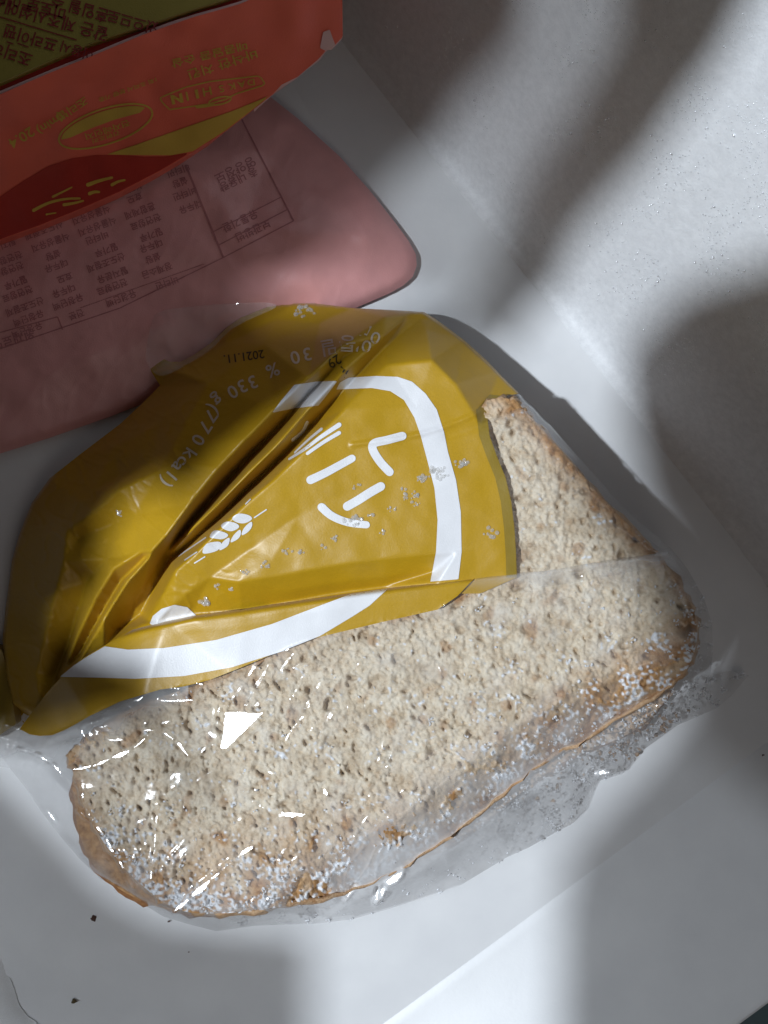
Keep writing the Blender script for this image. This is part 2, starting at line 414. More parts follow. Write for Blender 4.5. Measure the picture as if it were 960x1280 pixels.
plateau = [(340, 700), (420, 690), (500, 560), (560, 620), (610, 640), (600, 530), (570, 480), (450, 610), (500, 690), (570, 690), (630, 690), (540, 450), (520, 510), (480, 640), (580, 560),
           (700, 590), (760, 650), (700, 670), (660, 560), (640, 620)]
mainlines = [TOP, LEFT, [LEFT[-1], TOP[0]], RIGHT, [(x - 2, y + 2, 150) for x, y in [(652, 510), (690, 550), (755, 625), (812, 682)]],
    [(55, 900, 50), (80, 860, 72), (100, 825, 96), (130, 772, 122), (160, 725, 144), (190, 690, 160)],
    [(190, 690, 160), (210, 668, 168), (240, 627, 174), (275, 584, 178), (310, 547, 180), (345, 511, 180), (385, 473, 176), (430, 431, 158), (482, 396, 110)],
    [(62, 902, 38), (90, 868, 46), (118, 830, 58), (146, 790, 72), (176, 742, 82), (206, 692, 90), (243, 648, 92), (279, 606, 98), (314, 568, 106), (349, 533, 118), (387, 491, 134), (430, 446, 142)],
    [(226, 676, 126), (240, 661, 144), (275, 628, 160), (310, 592, 166), (345, 558, 168), (385, 512, 168), (430, 464, 162), (480, 419, 134), (512, 393, 86)],
    [(176, 768, 68), (198, 724, 74), (212, 700, 78), (240, 677, 84), (276, 645, 90), (311, 610, 96), (346, 576, 104), (386, 535, 114), (430, 486, 134), (482, 433, 118), (525, 397, 80)],
    [(184, 776, 104), (204, 742, 134), (220, 712, 150), (240, 695, 156), (272, 663, 160), (308, 628, 162), (345, 597, 162), (385, 558, 162), (432, 510, 160), (484, 456, 148), (533, 412, 100)],
    [(196, 777, 120), (218, 754, 138), (262, 722, 146), (320, 682, 151), (372, 645, 155)],
    # left side folds
    [(176, 690, 146), (142, 711, 134), (118, 750, 118), (95, 798, 90), (80, 838, 68)],
    [(183, 697, 128), (152, 726, 102), (127, 768, 82), (102, 814, 58)],
    [(132, 700, 112), (108, 728, 84), (99, 760, 64), (88, 800, 48), (70, 846, 38)],
    [(80, 700, 96), (70, 740, 88), (58, 790, 70), (46, 840, 52)],
    [(84, 664, 92), (118, 640, 110), (150, 612, 126), (200, 588, 146), (224, 577, 158)],
    [(100, 672, 88), (140, 655, 104), (168, 645, 124)],
    [(120, 612, 88), (150, 596, 98), (190, 578, 124), (215, 560, 140)],
    [(140, 560, 66), (200, 530, 96), (260, 480, 108), (330, 430, 96), (400, 404, 78)],
    [(215, 462, 56), (280, 430, 62), (345, 400, 60)],
    [(x, y, (z - 26 if x < 540 else 152)) for x, y, z in FOLD[3:]],
    [(x - 4, y - 34, 154) for x, y, z in FOLD[9:16]], [(x - 4, y - 12, 138) for x, y, z in FOLD[10:15]],
    [(x, y + 40, z) for x, y, z in FOLD[3:]],
] + [[(x, y, 155)] for x, y in plateau if math.dist((x, y), (x, y)) == 0]
def mul_noise(arr, amp, size, seed): return arr + amp * noise(size, seed).a
ZMa = tin(mainlines, 1.2); ZMa = ZMa + 0.08 * noise(16, 31).a + 0.35 * noise(38, 32).a
crk = dist_field(smooth([(505, 547), (540, 536), (575, 528), (610, 512)], 5), False)
XX, YY = np.meshgrid(np.arange(GW) + GX0, np.arange(GH) + GY0)
def ridge(pts, amp, wid):
    f = dist_field(smooth(pts, 5), False, 3.0); dd = f(XX, YY); return amp * np.exp(-(dd / wid) ** 2)
ZMa += ridge([(440, 556), (505, 547), (548, 536), (580, 524), (606, 512)], 2.2, 3.0) + ridge([(560, 545), (606, 530)], -1.4, 6)
left_ = np.clip((330 - XX) / 120, 0, 1)
ZMa += left_ * 1.5 * np.exp(-np.abs(noise(40, 34, aniso=0.5, ang=-1.0).a) * 7) + left_ * 0.6 * np.exp(-np.abs(noise(18, 35, aniso=0.5, ang=-0.9).a) * 6)
ZM = Field(ZMa, GX0, GY0, 1.0)

bread_top = [(640, 499), (655, 512), (690, 550), (755, 625), (812, 682), (850, 732), (870, 775), (868, 815), (846, 852), (795, 885), (705, 938), (628, 992), (565, 1044), (500, 1086), (430, 1116), (345, 1135),
             (262, 1142), (216, 1134), (170, 1100), (129, 1052), (103, 1003), (91, 962), (86, 945), (98, 930), (135, 905), (190, 876), (300, 836), (420, 778), (540, 745), (592, 722), (594, 640), (584, 560), (604, 505)]
BT = smooth(bread_top, 6, True)
flaplines = [FOLD, R2, [(x, y, 150) for x, y in bread_top[5:8]], [(x, y, 103) for x, y in bread_top[9:14]], [(x, y, 150) for x, y in bread_top[15:22]], [(800, 835, 148), (690, 885, 148), (600, 940, 148), (530, 1000, 148), (460, 1045, 148), (380, 1085, 149)],
    [(28, 913, 36), (50, 920, 56), (82, 912, 100), (112, 895, 136), (150, 877, 148), (180, 868, 152)],
    [(88, 1000, 118), (98, 1046, 122), (121, 1080, 122), (152, 1108, 120), (188, 1130, 118)],
    [(440, 1130, 90), (520, 1094, 90), (600, 1038, 90), (690, 974, 90), (780, 918, 90), (860, 862, 98)],
    [(480, 1130, 26), (560, 1096, 26), (640, 1052, 28), (700, 1012, 34), (760, 955, 50)],
    [(0, 930, 40)], [(-80, 930, 30)], [(40, 960, 70)], [(-90, 860, 24)]] + [[(x, y, 150.5)] for x, y in [(300, 850), (400, 830), (500, 800), (600, 780), (700, 760), (800, 740), (840, 760), (250, 950), (400, 950), (550, 900), (700, 850), (300, 1050), (450, 1000), (180, 940), (160, 1000)]]
ZFa = tin(flaplines, 3.0)
fd = dist_field(smooth([p[:2] for p in FOLD], 4), False, 2.0)(XX, YY)
lift = np.clip((XX - 40) / 120.0, 0.15, 1.0)
ZFa += 6 * lift * np.sqrt(np.clip(1 - (1 - np.clip(fd / 13.0, 0, 1)) ** 2, 0, 1)) * np.exp(-np.clip(fd - 20, 0, 999) / 80)
yl = inside(XX.ravel(), YY.ravel(), smooth([p[:2] for p in FOLD[:16]], 1).tolist() + YLOW).reshape(XX.shape).astype(float)
ZFa += (1 - 0.85 * yl) * (0.45 * noise(24, 41).a + 0.8 * noise(52, 42).a) + 0.3 * noise(60, 45).a
wr = np.abs(noise(46, 43, aniso=0.45, ang=0.6).a); wr2 = np.abs(noise(30, 44, aniso=0.5, ang=-0.9).a)
mask = 1 - blur(yl, 6)
ZFa += mask * (1.1 * np.exp(-wr * 5) * np.clip(noise(120, 46).a + 0.3, 0, 1.5) + 0.6 * np.exp(-wr2 * 6) * np.clip(noise(110, 47).a, 0, 1.5))
for pts, a_, w_ in [([(88, 960), (120, 956), (145, 944), (165, 936), (185, 920)], 4.5, 3.2), ([(172, 915), (190, 911), (207, 916), (225, 930), (236, 946), (240, 965)], 3.6, 3.5), ([(198, 1010), (194, 1060), (185, 1112)], 3.5, 3),
                    ([(222, 1137), (240, 1120), (262, 1100), (290, 1078)], 5, 4), ([(92, 1010), (120, 1030), (140, 1062), (170, 1108)], 4, 3.2), ([(10, 935), (60, 950), (100, 1000)], 4, 5), ([(60, 925), (110, 905), (160, 890)], 4, 4),
                    ([(470, 1130), (482, 1108), (505, 1088)], 6, 5), ([(0, 920), (45, 935), (95, 930)], 3, 6), ([(735, 968), (750, 960), (772, 962)], 8, 6), ([(885, 780), (872, 840), (800, 905)], 5, 6),
                    ([(330, 1010), (350, 1018), (380, 1016)], 3, 4), ([(480, 960), (560, 930), (640, 880)], 1.5, 5), ([(560, 1075), (640, 1030), (720, 1000)], 4, 6), ([(640, 740), (720, 728), (800, 712)], 2, 6)]:
    ZFa += ridge(pts, a_, w_)
# taut facets that mirror the lamp
def facet(arr, quad, cx, cy, z, soft=4.0, lift_=0):
    P = inside(XX.ravel(), YY.ravel(), np.array(quad, float)).reshape(XX.shape).astype(float); m = blur(P, soft)
    m = np.clip(m * 1.7 - 0.1, 0, 1); m = blur(m, 1.2)
    def slope(px, py):
        p = np.array(W(px, py, z)) / K; l = LIGHT - p; l /= np.linalg.norm(l); c = np.array([0, 0, H]) - p; c /= np.linalg.norm(c); h = l + c; return -h[0] / h[2], -h[1] / h[2]
    f = (H - z) / H; g0 = slope(cx, cy); gx = slope(cx + 10, cy); gy = slope(cx, cy + 10)
    dx = (XX - cx); dy = (YY - cy)
    s = f * (dx * g0[0] - dy * g0[1] + 0.5 * ((gx[0] - g0[0]) / 10 * dx * dx - (gy[1] - g0[1]) / 10 * dy * dy))
    return arr * (1 - m) + (z + lift_ + s) * m
ZFa = facet(ZFa, [(278, 886), (337, 888), (316, 910), (300, 926), (284, 940), (271, 938), (276, 915)], 300, 908, 159, 2.2)
ZFa = facet(ZFa, [(196, 873), (248, 871), (244, 879), (198, 880)], 222, 876, 157, 2.0)
def glints(arr, pts, width, seg=22, gap=0.06):
    """short taut facets along a crease, each turned so that it mirrors the lamp"""
    C = smooth(pts, 8); L = np.concatenate([[0], np.cumsum(np.linalg.norm(np.diff(C, axis=0), axis=1))]); n = max(1, int(L[-1] / seg))
    for i in range(n):
        a, b = (i + gap * rs.rand()) / n * L[-1], (i + 1 - gap * rs.rand()) / n * L[-1]
        A = np.array([np.interp(a, L, C[:, 0]), np.interp(a, L, C[:, 1])]); B = np.array([np.interp(b, L, C[:, 0]), np.interp(b, L, C[:, 1])])
        T = (B - A) / (np.linalg.norm(B - A) + 1e-6); N = np.array([-T[1], T[0]]) * width * rs.uniform(0.55, 1.1) / 2; M = (A + B) / 2
        arr = facet_local(arr, [A + N * .5, M + N * 1.2, B + N * .5, B - N * .5, M - N, A - N * .5], M)
    return arr
def facet_local(arr, quad, M):
    q = np.array(quad); x0, y0 = int(q[:, 0].min()) - 9 - GX0, int(q[:, 1].min()) - 9 - GY0; x1, y1 = int(q[:, 0].max()) + 10 - GX0, int(q[:, 1].max()) + 10 - GY0
    sx, sy = XX[y0:y1, x0:x1].astype(float), YY[y0:y1, x0:x1].astype(float); sub = arr[y0:y1, x0:x1]; z = float(arr[int(M[1]) - GY0, int(M[0]) - GX0])
    m = np.clip(blur(inside(sx.ravel(), sy.ravel(), q).reshape(sx.shape).astype(float), 1.3) * 2.2, 0, 1)
    p = np.array(W(M[0], M[1], z)) / K; l = LIGHT - p; l /= np.linalg.norm(l); c = np.array([0, 0, H]) - p; c /= np.linalg.norm(c); h = l + c; f = (H - z) / H
    out = arr.copy(); out[y0:y1, x0:x1] = sub * (1 - m) + m * (z + 0.8 + f * ((sx - M[0]) * -h[0] / h[2] + (sy - M[1]) * h[1] / h[2])); return out
for pts, w_ in [([(88, 962), (120, 957), (145, 945), (165, 937), (184, 921)], 4.5), ([(174, 915), (190, 911), (207, 916), (225, 931), (236, 946)], 3.5), ([(214, 1142), (240, 1120), (262, 1101)], 7), ([(262, 1100), (276, 1090)], 4),
                ([(468, 1130), (478, 1112), (490, 1100), (504, 1090)], 6), ([(470, 1128), (472, 1108)], 4), ([(736, 966), (750, 961), (764, 966)], 6), ([(58, 1012), (72, 1030)], 6), ([(346, 1018), (366, 1021), (386, 1018)], 4.5),
                ([(196, 1015), (193, 1060), (187, 1108)], 2.2), ([(96, 1012), (124, 1036), (142, 1064), (168, 1112)], 2.6), ([(134, 1058), (142, 1066)], 5), ([(100, 910), (108, 924)], 3), ([(20, 935), (60, 950), (96, 990)], 2.5),
                ([(200, 905), (216, 900)], 3), ([(404, 985), (410, 996)], 4), ([(290, 1075), (320, 1058)], 3), ([(430, 1128), (445, 1105)], 3)]:
    ZFa = glints(ZFa, pts, w_ * 1.5 + 1.0)
ZF = Field(ZFa, GX0, GY0, 1.0)

# ------------------------------------------------------------------ added shade panels above the camera, shaped to throw the broad shade
def on_plane(px, py, o, n, s1, z1, s2, z2):
    """photo pixel -> (point, distance from the floor line) on a sloping wall, in u"""
    r = np.array([px - 480.0, 640.0 - py, -H]); k = (z2 - z1) / (s2 - s1)
    a = r[0] * n[0] + r[1] * n[1]; b0 = -(o @ n); t = (H - z1 - k * (b0 - s1)) / (H + k * a)
    p = np.array([0, 0, H]) + r * t; return p, float((p[:2] - o) @ n)
def on_wall(px, py): return on_plane(px, py, o1, n1, 22, 30, 252, 815)
BAGP = [p[:2] for p in TOP] + [p[:2] for p in RIGHT[1:]] + [p[:2] for p in R2[1:]] + [p[:2] for p in LEFT]
def scene_z(x, y):
    if inside(np.array([float(x)]), np.array([float(y)]), BAGP)[0]: return float(ZM(x, y)) if y < 740 else float(ZF(x, y))
    p, s_ = on_wall(x, y)
    if s_ > 22 and 0 < p[2] < 1100 and y < 1000: return float(min(p[2], 800))
    p, s_ = on_plane(x, y, o2, n2, 10, -2, 205, 74)
    if s_ > 6 and 0 < p[2] < 800 and y > 700: return float(min(p[2], 80))
    return 0.0
def shade_panel(pts, zs=1420.0, th=18.0, into=None):  # unseen panel placed so its shadow lands on the given outline
    P = []
    for q in pts:
        x, y = q[:2]; z = q[2] if len(q) > 2 else scene_z(x, y); F = np.array(W(x, y, z)) / K; t = (zs - F[2]) / (LIGHT[2] - F[2]); P.append(F + (LIGHT - F) * t)
    n = len(P); cyc = lambda i: (i + 1) % n
    V = [tuple(p * K) for p in P] + [tuple((p + np.array([0, 0, th])) * K) for p in P]
    F = [tuple(range(n)), tuple(range(2 * n - 1, n - 1, -1))] + [(i, cyc(i), n + cyc(i), n + i) for i in range(n)]
    if into is not None:
        k = len(into[0]); into[0].extend(V); into[1].extend([tuple(i + k for i in f) for f in F]); return
    me = bpy.data.meshes.new('shade_blocker'); me.from_pydata(V, [], F); me.update()
    o = link('shade_blocker', me, SHADE_MAT, smooth=False); o['kind'] = 'structure'; return o
def clip(q, n_, sgn, lim):
    out = []
    for i in range(len(q)):
        a, b = q[i], q[(i + 1) % len(q)]; da, db = sgn * (a @ n_ - lim), sgn * (b @ n_ - lim)
        if da >= 0: out.append(a)
        if da * db < 0: out.append(a + (b - a) * da / (da - db))
    return out
def slats(pts, keep=0.8, period=46.0, ang=0.9):
    acc = ([], [])
    P = np.array([(q[0], q[1], q[2] if len(q) > 2 else scene_z(q[0], q[1])) for q in pts], float); n_ = np.array([-math.sin(ang), math.cos(ang), 0.0]); t = P @ n_; k = math.floor(t.min() / period)
    while k * period < t.max():
        q = clip(list(P), n_, 1, k * period)
        if len(q) >= 3: q = clip(q, n_, -1, k * period + period * keep)
        if len(q) >= 3: shade_panel(q, th=2.5, into=acc)
        k += 1
    me = bpy.data.meshes.new('shade_blocker'); me.from_pydata(acc[0], [], acc[1]); me.update()
    link('shade_blocker', me, SHADE_MAT, smooth=False)['kind'] = 'structure'
# over the upper left: carton, pouch and the left side of the bag
shade_panel([(-700, -500, 0), (300, -500, 0), (560, -300, 0), (640, -60), (640, 60), (560, 150), (500, 205), (455, 262), (420, 320, 40), (370, 352, 40), (300, 372, 45), (335, 398), (430, 396), (512, 396), (508, 420), (466, 454), (417, 488), (356, 531), (294, 583), (240, 628, 155),
             (200, 600, 135), (140, 640, 105), (120, 690, 100), (128, 730), (112, 775), (132, 812, 122), (192, 832, 142), (200, 868, 150), (150, 890, 140), (20, 930, 30), (-700, 900, 0)])
slats([(-700, 890, 0), (-30, 935, 0), (75, 1040, 0), (130, 1105, 0), (200, 1150, 0), (385, 1170, 0), (390, 1700, 0), (-700, 1700, 0)], 0.64, 9)
slats([(-30, 935, 40), (60, 925, 60), (150, 888, 145), (215, 872, 150), (245, 930, 150), (256, 1000, 150), (262, 1060, 150), (300, 1110, 150), (330, 1150, 60), (200, 1150, 60), (130, 1105, 60), (75, 1045, 60)], 0.34, 9)
# added slats that shade the diagonal between the two light bands on the far wall
slats([(590, 440), (650, 405), (716, 303), (803, 208), (898, 80), (965, -45), (1000, -200), (800, -260), (770, 30), (705, 150), (640, 270), (590, 360), (560, 400)], 0.88, 24)
# open lattice that dims the left light band
slats([(645, 60), (645, -80), (800, -120), (765, 30), (702, 150), (640, 265), (590, 350), (545, 395, 0), (520, 360, 10), (440, 350, 30), (430, 315, 30), (500, 205, 0), (560, 150, 0)], 0.40, 9, 0.6)
# over the right-hand side: added slats that let some light through
slats([(795, 440, 0), (850, 365), (900, 345), (960, 325), (1300, 250, 300), (1300, 1000, 0), (960, 1005, 0), (890, 950, 0), (850, 890, 0), (880, 800, 0), (845, 710, 0), (795, 620, 0), (778, 520, 0)], 0.78, 9)
slats([(890, 950, 0), (960, 1005, 0), (1300, 1000, 0), (1300, 1500, 0), (735, 1500, 0), (715, 1290, 0), (700, 1150, 0), (705, 1060, 0), (800, 960, 0), (850, 890, 0)], 0.62, 9)

# ------------------------------------------------------------------ bread slices
def ring(P, n_out):
    C = np.asarray(P); T = np.roll(C, -1, 0) - np.roll(C, 1, 0); T /= np.linalg.norm(T, axis=1)[:, None]
    return np.stack([T[:, 1], -T[:, 0]], 1)
DBR = dist_field(BT, True, 3.0)
def sink(x, y):
    """how far the squashed lower right edge of the top slice sinks"""
    return 54 * np.clip(1 - DBR(x, y) / 62, 0, 1) ** 1.5 * np.clip((y - 830) / 60, 0, 1) * np.clip((x - 330) / 110, 0, 1)
def bread_slice(P, ztop, zbot, label, fine):
    c = P.mean(0); root = empty('bread_slice', W(c[0], c[1], zbot), label, 'bread')
    area = 0.5 * np.sum(P[:, 0] * np.roll(P[:, 1], -1) - np.roll(P[:, 0], -1) * P[:, 1]); N = ring(P, 1) * (1 if area > 0 else -1)
    de = dist_field(P, True, 3.0)
    if fine:
        p1, p2, p3, p4 = noise(17, 51), noise(7.5, 52), noise(3.4, 53), noise(34, 54); f1, f2 = noise(26, 55), noise(5, 56); p5 = noise(13, 57, aniso=0.6, ang=-0.5); b1 = noise(22, 58); p6 = noise(5, 60); g5 = noise(2.0, 59)
        def por(x, y):
            a = (np.clip(-p1(x, y) - 1.35, 0, 1.2) * 6 + np.clip(-p2(x, y) - 1.35, 0, 1.2) * 2.8) * np.clip(0.75 + 0.6 * b1(x + 40, y), 0.1, 1.6) + np.clip(p5(x, y) - 1.6, 0, 1) * 6 + np.clip(-p6(x, y) - 1.7, 0, 1) * 2.5; return a
        def frost(x, y):
            low = np.exp(-de(x, y) / 60) * np.clip(np.maximum((y - 1000) / 60, (x - 520) / 80) , 0, 1) * (y > 790) * 2.2 + np.clip((y - 820) / 220, 0, 1) * 0.5
            return np.clip((f1(x, y) * 0.55 + f2(x, y) * 0.75 - 1.75 + low * 0.85) * 1.4, 0, 1)
        zf = lambda x, y: ztop - sink(x, y) - 5 * np.exp(-de(x, y) / 9) + 0.9 * p4(x, y) + 0.9 * p2(x, y) + 0.6 * p3(x, y) + 0.35 * g5(x, y) - por(x, y) + 2.2 * frost(x, y) * (0.6 + 0.4 * p3(x, y))
        def brown(x, y):
            e = np.exp(-de(x, y) / 11) * 0.8
            right = np.clip(1 - np.abs((x - 790) * 0.5 + (y - 850) * 0.86) / 52.0, 0, 1) * np.clip((x - 560) / 140, 0, 1) * 0.95
            bot = np.clip((y - 1010 + (x - 300) * 0.22) / 110, 0, 1) * 0.8
            spot = np.exp(-(((x - 664) / 9) ** 2 + ((y - 787) / 13) ** 2) ** 2) * 0.9
            edge2 = np.exp(-((x - 760 - (y - 620) * 0.9) / 26) ** 2) * (y < 700) * 0.8
            return np.clip(e + right + bot + spot + edge2 + np.clip(b1(x, y) - 1.3, 0, 1) * 0.6 + 0.13 * b1(x, y) * (e + right + bot) * 2 + np.clip(p2(x, y) * 0.3 - 0.45, 0, 0.4), 0, 1)
        at = dict(pore=lambda x, y: np.clip(por(x, y) / 12 + np.clip(-p4(x, y) - 0.5, 0, 1.5) * 0.22 + np.clip(-p1(x, y) - 0.7, 0, 1) * 0.22 + np.clip(-p3(x, y) - 0.6, 0, 1) * 0.16, 0, 0.5), brown=brown, frost=frost)
        sheet('crumb', P, zf, CRUMB, root, 1.45, skirt=lambda x, y: ztop - sink(x, y) - 10, attrs=at)
    else:
        p2, p3 = noise(9, 61 + int(ztop)), noise(4, 62 + int(ztop))
        zf = lambda x, y: ztop + 1.2 * p2(x, y) + 1.0 * p3(x, y)
        sheet('crumb', P, zf, CRUMB, root, 4.0, skirt=ztop - 10, attrs=dict(pore=lambda x, y: x * 0 + 0.05, brown=lambda x, y: np.clip(np.where(x < 330, 1.0, 0.75 + 0.2 * p2(x, y)), 0, 1), frost=lambda x, y: np.clip(p3(x, y) * 0.5 - 0.2, 0, 0.8) * (x > 280)))
    # crust: a band swept round the outline
    h = ztop - zbot; pr = [(-5, ztop - 6.5), (-1.5, ztop - 4), (1.5, ztop - 8), (3.5, ztop - h * 0.35), (4, ztop - h * 0.6), (2, zbot + 4), (-3, zbot)]
    nn = noise(9, 71 + int(ztop)); nb = noise(4, 72 + int(ztop)); V = []; Q = np.asarray(P); m = len(Q)
    for k, (s, z) in enumerate(pr):
        w = s - 1.0 + 1.6 * nn(Q[:, 0], Q[:, 1]) + 1.2 * nb(Q[:, 0] + 13 * k, Q[:, 1]); R = Q + N * w[:, None]
        V.append(np.stack(W(R[:, 0], R[:, 1], z - (sink(Q[:, 0], Q[:, 1]) * max(0, 1 - k / 5) if fine else 0) + 0.9 * nb(Q[:, 0], Q[:, 1] + 9 * k)), 1))
    V = np.vstack(V); F = [(k * m + i, k * m + (i + 1) % m, (k + 1) * m + (i + 1) % m, (k + 1) * m + i) for k in range(len(pr) - 1) for i in range(m)]
    link('crust', mesh_np('crust', V, F), CRUST_T if fine else CRUST, root)
    return root
bread_slice(BT, 146, 84, 'topmost brown bread slice, its pale porous frosted face showing through the film', True)
mid = [(630, 520), (700, 580), (780, 665), (840, 730), (862, 790), (838, 835), (790, 880), (705, 930), (620, 988), (560, 1038), (500, 1076), (430, 1108), (340, 1132), (262, 1142), (205, 1136), (150, 1112), (116, 1080), (100, 1045), (94, 1008),
       (98, 965), (180, 905), (300, 820), (420, 730), (520, 640), (590, 540)]
bread_slice(smooth(mid, 5, True), 82, 44, 'middle bread slice, only its dark reddish crust peeking out at the lower left', False)
low = [(620, 540), (700, 610), (780, 700), (830, 760), (848, 820), (835, 870), (790, 915), (700, 955), (600, 1030), (520, 1075), (430, 1100), (340, 1118), (262, 1130), (205, 1122), (165, 1100), (132, 1070), (112, 1030), (110, 980), (190, 920), (300, 840), (420, 750), (520, 660), (590, 560)]
bread_slice(smooth(low, 5, True), 40, 4, 'bottom bread slice lying on the drawer floor, blurred by frost at the lower right', False)

# ------------------------------------------------------------------ the bag
bag = empty('bread_bag', W(430, 780, 0), 'crumpled plastic bread bag, mustard yellow printed top and clear lower half', 'bread bag')
ymain = [p[:2] for p in TOP] + YEDGE[1:] + [(600, 742)] + [(x, y + 16) for x, y, z in FOLD[14:2:-1]] + [(60, 880), (30, 905)] + [p[:2] for p in LEFT]
sheet('printed_film', ymain, ZM, YELLOW, bag, 1.8, skirt=lambda x, y: np.where(x < 330, 3.0, 60.0), inset=0.0)
fl = [p[:2] for p in FOLD[:16]] + YLOW[1:]
sheet('printed_flap', fl, ZF, YELLOW, bag, 1.8)
hz = noise(30, 81)
def haze_lift(x, y):  # frosting, plus white put in to lift the shade by flap and bread
    a = np.exp(-((x - 690 + (y - 960) * 1.3) / 120) ** 2) * np.clip((y - 850) / 100, 0, 1) * 0.34
    b = np.clip((x - 590) / 60, 0, 1) * np.exp(-np.clip(y - (725 - (x - 600) * 0.13), 0, 999) / 26) * 0.22
    e = np.exp(-((y - 1120 - 0 * x) / 40) ** 2) * 0.08 + 0.25 * np.exp(-((x - 60) / 60) ** 2 - ((y - 930) / 30) ** 2) + 0.16 * np.exp(-((x - 310) / 200) ** 2 - ((y - 1150) / 16) ** 2)
    g = 0.3 * np.exp(-((y - 893 + (x - 130) * 0.32) / 16) ** 2) * (x < 235)
    k = 0.34 * np.clip((y - 1010) / 60, 0, 1) * np.clip((x - 400) / 80, 0, 1)
    return np.clip(a + b + e + g + k + 0.05 * hz(x, y), 0, 0.6)
cf = [p[:2] for p in FOLD[15:]] + [p[:2] for p in R2[1:]] + [(-90, 930), (-60, 905), (0, 905), (20, 908)] + [(x, y) for x, y in YLOW[::-1]]
sheet('clear_film', cf, ZF, CLEAR, bag, 1.35, attrs=dict(haze=haze_lift))
cu = YEDGE[::-1] + [p[:2] for p in RIGHT[1:]] + [(840, 700), (790, 715), (720, 728), (680, 734)]
sheet('clear_film', cu, lambda x, y: ZM(x, y), CLEAR, bag, 2.0, attrs=dict(haze=lambda x, y: 0.10 * np.exp(-np.abs((x - 649) - (y - 492) * 0.98) / 14) + 0.01))
bk = [p[:2] for p in R2[1:-2]] + [(-20, 915), (30, 905)] + [(40, 830), (60, 720), (140, 600), (300, 450), (420, 400), (530, 410), (640, 510), (780, 650)]
sheet('clear_film', bk, lambda x, y: np.minimum(1.5 + x * 0, ZF(x, y) - 2), CLEAR, bag, 6.0, attrs=dict(haze=lambda x, y: x * 0 + 0.02))['label'] = 'underside of the clear film, flat on the drawer floor'
# seam strip where the print overlaps at its right edge
strip = YEDGE[1:] + [(x - 13, y) for x, y in YEDGE[:1:-1]] + [(596, 512), (612, 493)]
drape_print('film_overlap', strip, ZM, YELLOW_D, bag, 0.7, 1.8)['label'] = 'darker olive overlap strip along the right edge of the print'
sheet('clear_film', smooth([(183, 452), (186, 420), (196, 392), (232, 384), (280, 380), (330, 378), (345, 384), (310, 400), (285, 415), (262, 438), (226, 460), (200, 470)], 3, True), lambda x, y: 66 + 0.05 * (x - 200) + 1.4 * hz(x, y), CLEAR, bag, 2.0, attrs=dict(haze=lambda x, y: 0.08 + 0.0 * x))['label'] = 'loose corner of clear film over the pink pouch'
# a scrap of the twisted neck at the far left
sheet('bag_neck', [(-60, 790), (2, 812), (10, 840), (16, 880), (20, 905), (-10, 925), (-60, 930)], lambda x, y: 22 + 3 * np.sin(x * 0.12 + y * 0.05), YELLOW_D, bag, 2.5, skirt=2.0)

# ink
band_low = [(75, 846), (92, 832), (110, 820), (131, 808), (160, 812), (205, 810), (270, 800), (340, 780), (400, 757), (440, 742), (486, 735), (462, 757), (440, 771), (400, 795), (350, 815), (290, 834), (230, 845), (170, 848.5), (120, 847)]
drape_print('white_stripe', band_low, ZF, INK, bag)
arc = [(436, 472), (470, 470), (497, 471), (515, 477), (532, 492), (546, 512), (555, 540), (560, 565), (570, 600), (576, 640), (577, 690), (573, 724), (538, 727), (545, 690), (547, 650), (543, 610), (534, 575), (526, 545), (518, 522), (505, 500), (488, 489), (465, 485), (440, 486), (420, 487), (425, 478)]
drape_print('white_stripe', arc, ZM, INK, bag)
drape_print('white_stripe', [(340, 516), (352, 500), (368, 481), (395, 477), (422, 476), (410, 492), (398, 507), (370, 510)], ZM, INK, bag)
drape_print('white_stripe', [(187, 780), (191, 770), (202, 761), (218, 756), (234, 759), (246, 770), (240, 778), (210, 786)], ZM, INK, bag)
S = lambda pts, w, w2=None: drape_print('white_stroke', stroke(pts, w, w2), ZM, INK, bag)
S([(503, 545), (484, 550), (468, 554), (466, 562), (475, 577), (487, 590)], 10.5)
S([(440, 573), (420, 584), (405, 592), (388, 600)], 9.5, 10.5)
S([(476, 608), (462, 616), (448, 625), (434, 633)], 11)
S([(402, 634), (415, 645), (435, 653), (458, 656)], 10.5, 9)
S([(424, 531), (400, 547), (380, 562), (361, 574)], 6, 2.5); S([(424, 541), (404, 553), (384, 567)], 5, 4); S([(402, 536), (385, 550), (368, 566)], 3.5, 2)
S([(384, 528), (378, 540), (366, 550)], 4, 4)
# the ear of grain
for pts in [[(253, 690), (258, 680), (272, 677), (277, 680), (272, 688), (258, 692)], [(262, 671), (268, 663), (282, 666), (285, 670), (278, 674), (268, 673)], [(276, 657), (283, 652), (295, 654), (299, 659), (290, 664), (281, 662)],
            [(290, 648), (298, 642), (311, 644), (315, 649), (306, 654), (296, 653)], [(274, 688), (278, 678), (286, 672), (287, 676), (284, 683)], [(288, 678), (292, 669), (300, 662), (301, 668), (297, 674)], [(302, 669), (305, 660), (314, 652), (315, 658), (310, 665)]]:
    drape_print('grain_mark', smooth(pts, 3, True), ZM, INK, bag, step=1.0)
for a, b in [((223, 695), (257, 672)), ((231, 700), (246, 690)), ((243, 704), (256, 696)), ((318, 647), (333, 637)), ((307, 630), (313, 624))]:
    drape_print('grain_mark', stroke([a, ((a[0] + b[0]) / 2, (a[1] + b[1]) / 2), b], 1.6), ZM, INK, bag, step=0.8)
